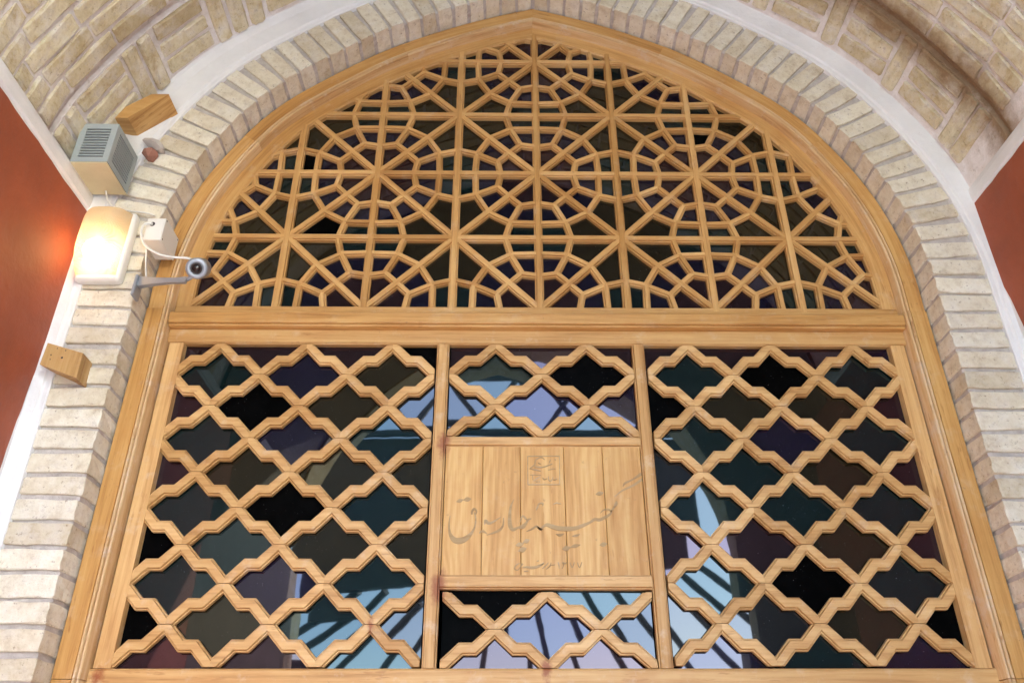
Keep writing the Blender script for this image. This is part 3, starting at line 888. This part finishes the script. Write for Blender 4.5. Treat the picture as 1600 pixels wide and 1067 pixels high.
for st in STROKES:
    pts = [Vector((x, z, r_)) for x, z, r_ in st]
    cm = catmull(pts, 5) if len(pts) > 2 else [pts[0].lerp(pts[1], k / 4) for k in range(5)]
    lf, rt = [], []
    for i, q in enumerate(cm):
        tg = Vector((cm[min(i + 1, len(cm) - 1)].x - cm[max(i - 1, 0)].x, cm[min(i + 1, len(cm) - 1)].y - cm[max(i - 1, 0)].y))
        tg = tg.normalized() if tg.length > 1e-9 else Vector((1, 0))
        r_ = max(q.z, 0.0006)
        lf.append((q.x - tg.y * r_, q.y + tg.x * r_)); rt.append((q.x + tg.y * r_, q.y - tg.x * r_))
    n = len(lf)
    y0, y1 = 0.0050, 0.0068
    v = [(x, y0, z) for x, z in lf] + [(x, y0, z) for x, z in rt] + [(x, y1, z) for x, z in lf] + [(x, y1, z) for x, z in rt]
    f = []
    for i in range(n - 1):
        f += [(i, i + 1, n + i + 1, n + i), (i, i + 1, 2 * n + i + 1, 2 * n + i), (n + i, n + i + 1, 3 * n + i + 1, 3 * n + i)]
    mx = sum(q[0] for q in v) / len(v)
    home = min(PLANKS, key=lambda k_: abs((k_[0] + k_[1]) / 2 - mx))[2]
    local('lettering_stroke', v, f, M_STROKE, home, [(q[0], q[2]) for q in v])

# --- star lattice of the fanlight
SQ, GZ = 0.25573, 2.800
op = half_off(-0.1125, 60)
op = [q for q in op if q.y > 2.802]
OPEN = [(-q.x + CX, q.y) for q in op] + [(q.x + CX, q.y) for q in op[-2::-1]]
OPEN = [(OPEN[0][0], 2.80)] + OPEN + [(OPEN[-1][0], 2.80)]
ow = half_off(-0.098, 60)
ow = [q for q in ow if q.y > 2.792]
WIDE = [(-q.x + CX, q.y) for q in ow] + [(q.x + CX, q.y) for q in ow[-2::-1]]
WIDE = [(WIDE[0][0], 2.790)] + WIDE + [(WIDE[-1][0], 2.790)]

def halfplanes(poly):
    hp = []
    for i in range(len(poly)):
        a, b = poly[i], poly[(i + 1) % len(poly)]
        dx, dz = b[0] - a[0], b[1] - a[1]
        if math.hypot(dx, dz) < 1e-7:
            continue
        # polygon runs clockwise: inside is on the right
        hp.append((-dz, dx, -dz * a[0] + dx * a[1]))
    return hp

HP_W, HP_O = halfplanes(WIDE), halfplanes(OPEN)

def clip_seg(a, b, hps):
    t0, t1 = 0.0, 1.0
    for A, B, Cc in hps:
        d0, d1 = A * a[0] + B * a[1] - Cc, A * b[0] + B * b[1] - Cc
        if d0 > 0 and d1 > 0:
            return None
        if d0 > 0:
            t0 = max(t0, d0 / (d0 - d1))
        elif d1 > 0:
            t1 = min(t1, d0 / (d0 - d1))
    if t1 - t0 < 1e-4:
        return None
    L = lambda t_: (a[0] + (b[0] - a[0]) * t_, a[1] + (b[1] - a[1]) * t_)
    return L(t0), L(t1)

SEC_V, SEC_H, SEC_D, SEC_R = moulded(0.0130, 0.020), moulded(0.0122, 0.020), moulded(0.0122, 0.020), moulded(0.0104, 0.019)

def gbar(name, a, b, sec, y):
    c = clip_seg(a, b, HP_W)
    if c and math.hypot(c[1][0] - c[0][0], c[1][1] - c[0][1]) > 0.012:
        bar(name, c[0], c[1], sec, M_GIRIH, win, y + random.uniform(-0.0004, 0.0004))

for i in range(-4, 5):                                     # upright spokes run through
    gbar('upright_spoke', (i * SQ, GZ - 0.02), (i * SQ, GZ + 5 * SQ), SEC_V, 0.0)
for j in range(1, 5):                                      # level spokes are let in between the uprights
    for i in range(-5, 5):
        gbar('level_spoke', (i * SQ + 0.008, GZ + j * SQ), ((i + 1) * SQ - 0.008, GZ + j * SQ), SEC_H, 0.0012)
for i in range(-5, 5):
    for j in range(0, 5):
        a = (i, j) if (i + j) % 2 == 0 else (i + 1, j)
        b = (i + 1, j + 1) if (i + j) % 2 == 0 else (i, j + 1)
        gbar('slanting_spoke', (a[0] * SQ, GZ + a[1] * SQ), (b[0] * SQ, GZ + b[1] * SQ), SEC_D, 0.0019)

ND = {'A': (0, 0), 'B': (0, 1), 'Z': (1, 1), 'P1': (0, 0.458), 'Q1': (0.205, 0.495), 'd1': (0.352, 0.352), 'P2': (0, 0.775), 'Q2': (0.333, 0.762), 'd2': (0.604, 0.604), 'R': (0.396, 1.0)}
SEG = [('P1', 'Q1'), ('d1', 'Q1'), ('Q1', 'Q2'), ('P2', 'Q2'), ('d2', 'Q2'), ('Q2', 'R')]
FACES = [(('A', 'P1', 'Q1', 'd1'), 'maroon'), (('P1', 'Q1', 'Q2', 'P2'), 'navy'), (('d1', 'Q1', 'Q2', 'd2'), 'navy'), (('P2', 'Q2', 'R', 'B'), 'teal'), (('d2', 'Q2', 'R', 'Z'), 'olive')]
for ci in range(-4, 5, 2):
    for cj in range(0, 6, 2):
        for k in range(8):
            sx, sz, sw = (1, -1)[k & 1], (1, -1)[(k >> 1) & 1], k >> 2
            def tr(nm):
                x, z = ND[nm]
                if sw:
                    x, z = z, x
                return ((ci + sx * x) * SQ, GZ + (cj + sz * z) * SQ)
            for a, b in SEG:
                jt = [(q_[0] + random.uniform(-0.0009, 0.0009), q_[1] + random.uniform(-0.0009, 0.0009)) for q_ in (tr(a), tr(b))]
                gbar('star_bar', jt[0], jt[1], SEC_R, 0.0027)
            for names, kind in FACES:
                poly = [tr(nm) for nm in names]
                for hp in HP_O:
                    poly = clip_poly(poly, *hp)
                    if len(poly) < 3:
                        break
                if len(poly) > 2 and area(poly) > 1.2e-4:
                    kd = kind
                    if random.random() < 0.012:
                        kd = 'black'
                    pane(poly, kd, 0.005, 0.0205)

# ------------------------------------------------------------------ small things on the left jamb
def rounded_box_mesh(name, x0, x1, y0, y1, z0, z1, bev, mat, seg=2):
    bm = bmesh.new()
    bmesh.ops.create_cube(bm, size=1.0)
    for v in bm.verts:
        v.co = Vector((v.co.x * (x1 - x0), v.co.y * (y1 - y0), v.co.z * (z1 - z0)))
    bmesh.ops.bevel(bm, geom=list(bm.edges), offset=bev, segments=seg, affect='EDGES', profile=0.5)
    me = bpy.data.meshes.new(name)
    bm.to_mesh(me)
    bm.free()
    me.materials.append(mat)
    return me, Vector(((x0 + x1) / 2, (y0 + y1) / 2, (z0 + z1) / 2))

def rbox(name, x0, x1, y0, y1, z0, z1, bev, mat, parent, seg=2, **kw):
    me, c = rounded_box_mesh(name, x0, x1, y0, y1, z0, z1, bev, mat, seg)
    return inst(name, me, parent, Matrix.Translation(c), **kw)

def tube(name, pts, r, mat, parent=None, n=8, smooth_path=True, **kw):
    P = [Vector(q) for q in pts]
    if smooth_path and len(P) > 2:
        P = catmull(P, 6)
    v, f = [], []
    ref = Vector((0.3, 0.2, 1)).normalized()
    for i, q in enumerate(P):
        tg = (P[min(i + 1, len(P) - 1)] - P[max(i - 1, 0)]).normalized()
        a = tg.cross(ref).normalized()
        b = tg.cross(a)
        for k in range(n):
            an = 2 * math.pi * k / n
            v.append(q + (a * math.cos(an) + b * math.sin(an)) * r)
    for i in range(len(P) - 1):
        for k in range(n):
            f.append((i * n + k, i * n + (k + 1) % n, (i + 1) * n + (k + 1) % n, (i + 1) * n + k))
    f += [tuple(range(n)), tuple(range(len(P) * n - 1, len(P) * n - n - 1, -1))]
    return local(name, v, f, mat, parent, None, True, **kw)

# loudspeaker box with slotted sides
sx0, sx1, sy0, sy1, sz0, sz1 = -1.312, -1.2085, -0.270, -0.132, 3.1035, 3.2430
sp = thing('loudspeaker_box', 'small grey slotted metal box with a cream underside, mounted beside the vault', 'loudspeaker', (-1.26, -0.2, 3.1))
def plate_with_slots(name, w_, h_, n, sw, marg, thick, mat):
    """flat plate in local XZ with n level slots cut through, thickness in Y"""
    xs = [-w_ / 2, -w_ / 2 + marg, w_ / 2 - marg, w_ / 2]
    zs = [-h_ / 2]
    pitch = (h_ - 2 * marg) / (n - 0.5)
    holes = []
    for k in range(n):
        a = -h_ / 2 + marg + k * pitch
        zs += [a, a + sw]
        holes.append(len(zs) - 2)
    zs.append(h_ / 2)
    v, f = [], []
    for y in (0, thick):
        for z in zs:
            for x in xs:
                v.append((x, y, z))
    R_ = len(zs)
    idx = lambda l, r_, c: l * R_ * 4 + r_ * 4 + c
    for r_ in range(R_ - 1):
        for c in range(3):
            if c == 1 and r_ in holes:
                f += [(idx(0, r_, 1), idx(0, r_, 2), idx(1, r_, 2), idx(1, r_, 1)), (idx(0, r_ + 1, 1), idx(0, r_ + 1, 2), idx(1, r_ + 1, 2), idx(1, r_ + 1, 1)),
                      (idx(0, r_, 1), idx(0, r_ + 1, 1), idx(1, r_ + 1, 1), idx(1, r_, 1)), (idx(0, r_, 2), idx(0, r_ + 1, 2), idx(1, r_ + 1, 2), idx(1, r_, 2))]
                continue
            f.append((idx(0, r_, c), idx(0, r_, c + 1), idx(0, r_ + 1, c + 1), idx(0, r_ + 1, c)))
    return mesh(name, v, f, mat)
me = plate_with_slots('front_grille', sx1 - sx0, sz1 - sz0, 11, 0.0056, 0.017, 0.004, M_GREY)
inst('front_grille', me, sp, Matrix.Translation(((sx0 + sx1) / 2, sy0, (sz0 + sz1) / 2)))
me = plate_with_slots('side_grille', sy1 - sy0, sz1 - sz0, 11, 0.0056, 0.019, 0.004, M_GREY)
inst('side_grille', me, sp, frame4((sx1, (sy0 + sy1) / 2, (sz0 + sz1) / 2), (0, 1, 0), (-1, 0, 0), (0, 0, 1)))
v, f = box(sx0 + 0.001, sx1 - 0.005, sy0 + 0.005, sy1, sz0 + 0.003, sz1 - 0.002)
local('inner_case', v, f, M_DARK, sp)
v, f = box(sx0, sx1 - 0.0015, sy0 + 0.0015, sy1, sz0 - 0.003, sz0 + 0.0005)
local('base_plate', v, f, M_CREAM, sp, label='cream painted underside')
v, f = box(sx0, sx1 - 0.001, sy0 + 0.001, sy1, sz1 + 0.0005, sz1 + 0.003)
local('top_plate', v, f, M_GREY, sp)
v, f = box(-1.28, -1.235, sy1 - 0.002, -0.104, 3.14, 3.18)
local('wall_bracket', v, f, M_ALU, sp)

# timber block on the vault edge above the loudspeaker
k = 0.9945
fr = [(-0.1063 + (x + 0.1063) * k, 1.5499 + (z - 1.5499) * k) for x, z in ((-1.316, 3.347), (-1.240, 3.349), (-1.138, 3.449), (-1.190, 3.448))]
v, f = prism(fr, -0.200, -0.118)
o = local('timber_block', v, f, M_TIMBER, None, [(q[0] + q[2], q[1] * 1.0 + q[2] * 0.2) for q in v])
tag(o, 'skew cut timber block wedged above the grey slotted box', 'wood block')

# timber block lower down on the jamb, in front of the white corner strip
v, f = prism([(-1.2816, 2.5875), (-1.1838, 2.5575), (-1.1824, 2.4863), (-1.2845, 2.5244)], -0.160, -0.104)
v = [(x + (0.018 if (y > -0.15 and i in (7,)) else 0), y, z) for i, (x, y, z) in enumerate(v)]
wb = local('timber_block', v, f, M_BLOCK, None, [(q[2] * 1.0 - 0.25 * q[0], q[0] + q[1]) for q in v])
tag(wb, 'small pale timber block with nail holes on the brick jamb below the lamp', 'wood block')
for x, z, r_ in ((-1.2525, 2.571, 0.0016), (-1.2635, 2.552, 0.0020), (-1.262, 2.539, 0.0016), (-1.2295, 2.565, 0.0018), (-1.2335, 2.544, 0.0030)):
    ring = [(x + r_ * math.cos(a * math.pi / 4), -0.1604, z + r_ * math.sin(a * math.pi / 4)) for a in range(8)]
    local('nail_hole', ring + [(q[0], -0.159, q[2]) for q in ring], [tuple(range(8))] + [(i, (i + 1) % 8, 8 + (i + 1) % 8, 8 + i) for i in range(8)], M_DARK, wb)

# broken lumps stuck between loudspeaker and bricks
def lump(name, c, r, mat, label, cat, squash=(1, 0.7, 0.8), rot=0.0):
    bm = bmesh.new()
    rr = random.Random(sum(map(ord, name)))
    for _ in range(26):
        d = Vector((rr.gauss(0, 1), rr.gauss(0, 1), rr.gauss(0, 1))).normalized() * rr.uniform(0.85, 1.1)
        bm.verts.new((d.x * r * squash[0], d.y * r * squash[1], d.z * r * squash[2]))
    bmesh.ops.convex_hull(bm, input=list(bm.verts))
    me = bpy.data.meshes.new(name)
    bm.to_mesh(me); bm.free()
    me.materials.append(mat)
    o = inst(name, me, None, Matrix.Translation(c) @ Matrix.Rotation(rot, 4, 'Y'))
    return tag(o, label, cat)
lump('broken_brick', (-1.172, -0.130, 3.258), 0.027, M_STONE, 'reddish broken brick stuck on the arch beside the grey slotted box', 'rubble', (1.1, 0.9, 0.8), 0.5)
lump('mortar_lump', (-1.172, -0.128, 3.296), 0.033, M_RUBBLE, 'rough grey mortar lump on the arch under the skew timber block', 'rubble', (1.3, 0.9, 0.5), 0.45)

# bulkhead lamp, lit
lx0, lx1, lz0, lz1 = -1.285, -1.157, 2.797, 3.030
lc = Vector(((lx0 + lx1) / 2, -0.112, (lz0 + lz1) / 2))
lp = thing('bulkhead_lamp', 'lit bulkhead lamp with ribbed glass cover on the left brick jamb', 'lamp', tuple(lc))
rbox('lamp_base', lx0, lx1, -0.143, -0.106, lz0, lz1, 0.012, M_WHITE, lp, 3)
def dome(hx, hz, dep, n=22, ex=3.2):
    v, f = [], []
    for a in range(n + 1):
        for b in range(n + 1):
            u, w_ = -1 + 2 * a / n, -1 + 2 * b / n
            q = max(0.0, 1 - abs(u) ** ex) ** 0.42 * max(0.0, 1 - abs(w_) ** ex) ** 0.42
            v.append((u * hx, -dep * q, w_ * hz))
    for a in range(n):
        for b in range(n):
            f.append((a * (n + 1) + b, (a + 1) * (n + 1) + b, (a + 1) * (n + 1) + b + 1, a * (n + 1) + b + 1))
    return v, f
t = NT('ribbed_lamp_glass')
tc = t.n('ShaderNodeTexCoord')
wv = t.n('ShaderNodeTexWave', wave_type='RINGS', rings_direction='Y')
t.l(tc.outputs['Object'], wv.inputs['Vector'])
wv.inputs['Scale'].default_value = 62.0
wv.inputs['Distortion'].default_value = 0.6
tr_ = t.n('ShaderNodeBsdfTransparent'); tr_.inputs[0].default_value = (1.0, 0.93, 0.82, 1)
tl_ = t.n('ShaderNodeBsdfTranslucent'); tl_.inputs[0].default_value = (0.95, 0.86, 0.70, 1)
gl_ = t.n('ShaderNodeBsdfGlossy'); gl_.inputs['Roughness'].default_value = 0.12
df_ = t.n('ShaderNodeBsdfDiffuse'); df_.inputs[0].default_value = (0.66, 0.56, 0.38, 1)
bpn = t.bump(wv.outputs['Fac'], 0.8, 0.004)
for x in (gl_, df_, tl_):
    t.l(bpn, x.inputs['Normal'])
ms = []
def mixs(fac, a, b):
    x = t.n('ShaderNodeMixShader'); x.inputs[0].default_value = fac
    t.l(a, x.inputs[1]); t.l(b, x.inputs[2])
    return x.outputs[0]
x = mixs(0.60, tl_.outputs[0], tr_.outputs[0])
x = mixs(0.50, x, df_.outputs[0])
x = mixs(0.06, x, gl_.outputs[0])
t.l(x, t.t.nodes['Material Output'].inputs['Surface'])
M_COVER = t.m
v, f = dome((lx1 - lx0) / 2 - 0.009, (lz1 - lz0) / 2 - 0.012, 0.080)
inst('glass_cover', mesh('glass_cover', v, f, M_COVER, None, True), lp, Matrix.Translation((lc.x, -0.146, lc.z)))
t = NT('glowing_bulb')
em = t.n('ShaderNodeEmission'); em.inputs[0].default_value = (1.0, 0.66, 0.33, 1); em.inputs[1].default_value = 3.0
t.l(em.outputs[0], t.t.nodes['Material Output'].inputs['Surface'])
M_BULB = t.m
bm = bmesh.new()
bmesh.ops.create_uvsphere(bm, u_segments=20, v_segments=12, radius=0.029)
for v_ in bm.verts:
    v_.co.z *= 1.25 if v_.co.z > 0 else 1.0
me = bpy.data.meshes.new('bulb'); bm.to_mesh(me); bm.free(); me.materials.append(M_BULB)
inst('bulb', me, lp, Matrix.Translation((lc.x - 0.006, -0.176, lc.z - 0.045)))
tube('lamp_holder', [(lc.x, -0.168, lc.z + 0.075), (lc.x, -0.172, lc.z - 0.006)], 0.015, M_WHITE, lp, 12)

# junction box on the brick reveal
jb = thing('junction_box', 'small white junction box on the brick reveal right of the lamp', 'junction box', (-1.09, -0.11, 2.92))
rbox('case', -1.116, -1.0665, -0.155, -0.056, 2.922, 2.997, 0.003, M_WHITE, jb)
lid = rbox('lid', -1.0662, -1.0630, -0.156, -0.055, 2.921, 2.998, 0.001, M_WHITE, jb, 1)
for y in (-0.149, -0.062):
    for z in (2.928, 2.991):
        local('screw', [(-1.0624, y + 0.003 * math.cos(a), z + 0.003 * math.sin(a)) for a in (0, 1.05, 2.1, 3.14, 4.19, 5.24)], [(0, 1, 2, 3, 4, 5)], M_DARK, lid)
local('cable_hole', [(-1.098 + 0.0075 * math.cos(a * math.pi / 5), -0.1556, 2.976 + 0.0075 * math.sin(a * math.pi / 5)) for a in range(10)], [tuple(range(10))], M_DARK, jb)

# security camera on its arm
cc = thing('security_camera', 'small grey bullet camera on a bracket arm in front of the fanlight corner', 'security camera', (-1.10, -0.12, 2.80))
ax = Vector((0.18, -0.80, -0.57)).normalized()
front = Vector((-0.928, -0.196, 2.797))
e1 = ax.cross(Vector((0, 0, 1))).normalized(); e2 = ax.cross(e1).normalized()
def revolve(name, prof, mat, n=20, par=None):
    v, f = [], []
    for h_, r_ in prof:
        for k_ in range(n):
            a = 2 * math.pi * k_ / n
            v.append(front + ax * h_ + (e1 * math.cos(a) + e2 * math.sin(a)) * r_)
    for j in range(len(prof) - 1):
        for k_ in range(n):
            f.append((j * n + k_, j * n + (k_ + 1) % n, (j + 1) * n + (k_ + 1) % n, (j + 1) * n + k_))
    return local(name, v, f, mat, par or cc, None, True)
cb = revolve('camera_body', [(-0.066, 0.0), (-0.066, 0.026), (-0.060, 0.0290), (-0.004, 0.0290), (0.0, 0.0270), (0.0005, 0.0155), (-0.006, 0.0145)], M_ALU)
revolve('lens_ring', [(-0.004, 0.0145), (0.003, 0.0142), (0.0035, 0.0115), (-0.003, 0.0105)], M_DARK, 20, cb)
revolve('lens', [(-0.0015, 0.0108), (0.001, 0.0075), (0.0030, 0.0)], M_LENS, 20, cb)
rbox('mounting_plate', -1.112, -1.104, -0.148, -0.108, 2.745, 2.812, 0.002, M_ALU, cc, 1)
a0, a1 = Vector((-1.106, -0.130, 2.795)), Vector((-0.958, -0.172, 2.775))
dv = (a1 - a0)
v = []
for q, w_, th in ((a0, 0.016, 0.008), (a0 + dv * 0.35, 0.010, 0.006), (a0 + dv * 0.75, 0.007, 0.005), (a1, 0.009, 0.005)):
    for sy_, sz_ in ((-1, -1), (1, -1), (1, 1), (-1, 1)):
        v.append(q + Vector((0, sy_ * th, sz_ * w_)))
f = [(j * 4 + i, j * 4 + (i + 1) % 4, (j + 1) * 4 + (i + 1) % 4, (j + 1) * 4 + i) for j in range(3) for i in range(4)] + [(0, 1, 2, 3), (12, 13, 14, 15)]
local('bracket_arm', v, f, M_ALU, cc)
tube('swivel', [tuple(a1 + Vector((0.0, 0, 0.002))), tuple(front - ax * 0.030 + e2 * 0.0 + Vector((0.0, 0, -0.018)))], 0.006, M_ALU, cc)

# cables
tube('cable', [(-1.262, -0.150, 3.100), (-1.255, -0.135, 3.075), (-1.235, -0.118, 3.062), (-1.19, -0.117, 3.052), (-1.145, -0.117, 3.046), (-1.118, -0.117, 3.035)], 0.0022, M_WHITE)
tag(bpy.data.objects['cable'], 'thin white cable sagging from under the grey slotted box', 'cable')
o = tube('cable', [(-1.098, -0.156, 2.976), (-1.112, -0.172, 2.962), (-1.114, -0.172, 2.930), (-1.095, -0.168, 2.892), (-1.055, -0.160, 2.868), (-1.015, -0.155, 2.862), (-0.975, -0.150, 2.862), (-0.946, -0.150, 2.845)], 0.0034, M_WHITE)
tag(o, 'thick white cable looping from the junction box to the bullet camera', 'cable')
o = tube('cable', [(-1.128, -0.114, 2.985), (-1.122, -0.113, 2.940), (-1.112, -0.1135, 2.88), (-1.108, -0.095, 2.835)], 0.0024, M_WHITE)
tag(o, 'thin white cable running down the brick edge between lamp and junction box', 'cable')

# ------------------------------------------------------------------ across the yard: wall, and canopy added for the glass to reflect
def steel(name, a, b, r, parent):
    a, b = Vector(a), Vector(b)
    d = (b - a).normalized()
    u = d.cross(Vector((0, 1, 0.01))).normalized(); w_ = d.cross(u)
    v = [q + u * su * r + w_ * sw * r for q in (a, b) for su, sw in ((-1, -1), (1, -1), (1, 1), (-1, 1))]
    return local(name, v, [(0, 1, 5, 4), (1, 2, 6, 5), (2, 3, 7, 6), (3, 0, 4, 7), (0, 1, 2, 3), (4, 5, 6, 7)], M_STEEL, parent)

ca = thing('steel_canopy', 'dark steel canopy frame added across the yard to be mirrored in the glass', 'canopy', (0, -7.2, 0))
for x in (-3.6, 3.6):
    steel('post', (x, -7.0, 0), (x, -7.0, 6.6), 0.06, ca)
for z in (5.30, 6.45):
    steel('chord', (-3.6, -7.0, z), (3.6, -7.0, z), 0.035, ca)
for k in range(9):
    x = -3.6 + k * 0.8
    steel('brace', (x, -7.0, 5.30), (x + 0.8, -7.0, 6.45), 0.028, ca)
    steel('brace', (x + 0.8, -7.02, 5.30), (x, -7.02, 6.45), 0.028, ca)
v, f = prism([(-2.25, 3.50), (2.2, 3.95), (2.2, 5.27), (-2.25, 5.27)], -7.2, -7.08)
local('dark_slab', v, f, M_STEEL, ca)  # upright dark slab added to darken the middle of the reflections
for k in range(-7, 8):
    steel('rafter', (0.30 * k, -7.25, 3.95 if k > -2 else 3.6), (0.62 * k + 0.05, -8.6, 2.75), 0.032, ca)
steel('eaves_beam', (-4.6, -8.6, 2.75), (4.6, -8.6, 2.75), 0.05, ca)
for x in (-4.5, 4.5):
    steel('post', (x, -8.6, 0), (x, -8.6, 2.72), 0.05, ca)
yw = thing('yard_wall', 'pale yard wall opposite the alcove', 'wall', (0, -13, 0))
v, f = box(-14, 14, -13.4, -13.0, 0, 2.9)
local('wall_face', v, f, M_VAULT, yw)
v, f = box(-14.1, 14.1, -13.5, -12.9, 2.9, 3.05)
local('coping', v, f, M_PLASTER, yw)

for o in C.objects:
    if o.get('category') in ('cable', 'wood block'):
        o['group'] = {'cable': 'white cables on the left jamb', 'wood block': 'timber blocks on the left jamb'}[o['category']]
    if o.name.startswith('plaster_wall') and o.get('category'):
        o['group'] = 'red painted side walls of the alcove'

S.cycles.use_denoising = True
S.cycles.max_bounces = 10
S.cycles.diffuse_bounces = 6
S.cycles.glossy_bounces = 4
S.cycles.transparent_max_bounces = 8
S.cycles.sample_clamp_indirect = 10.0
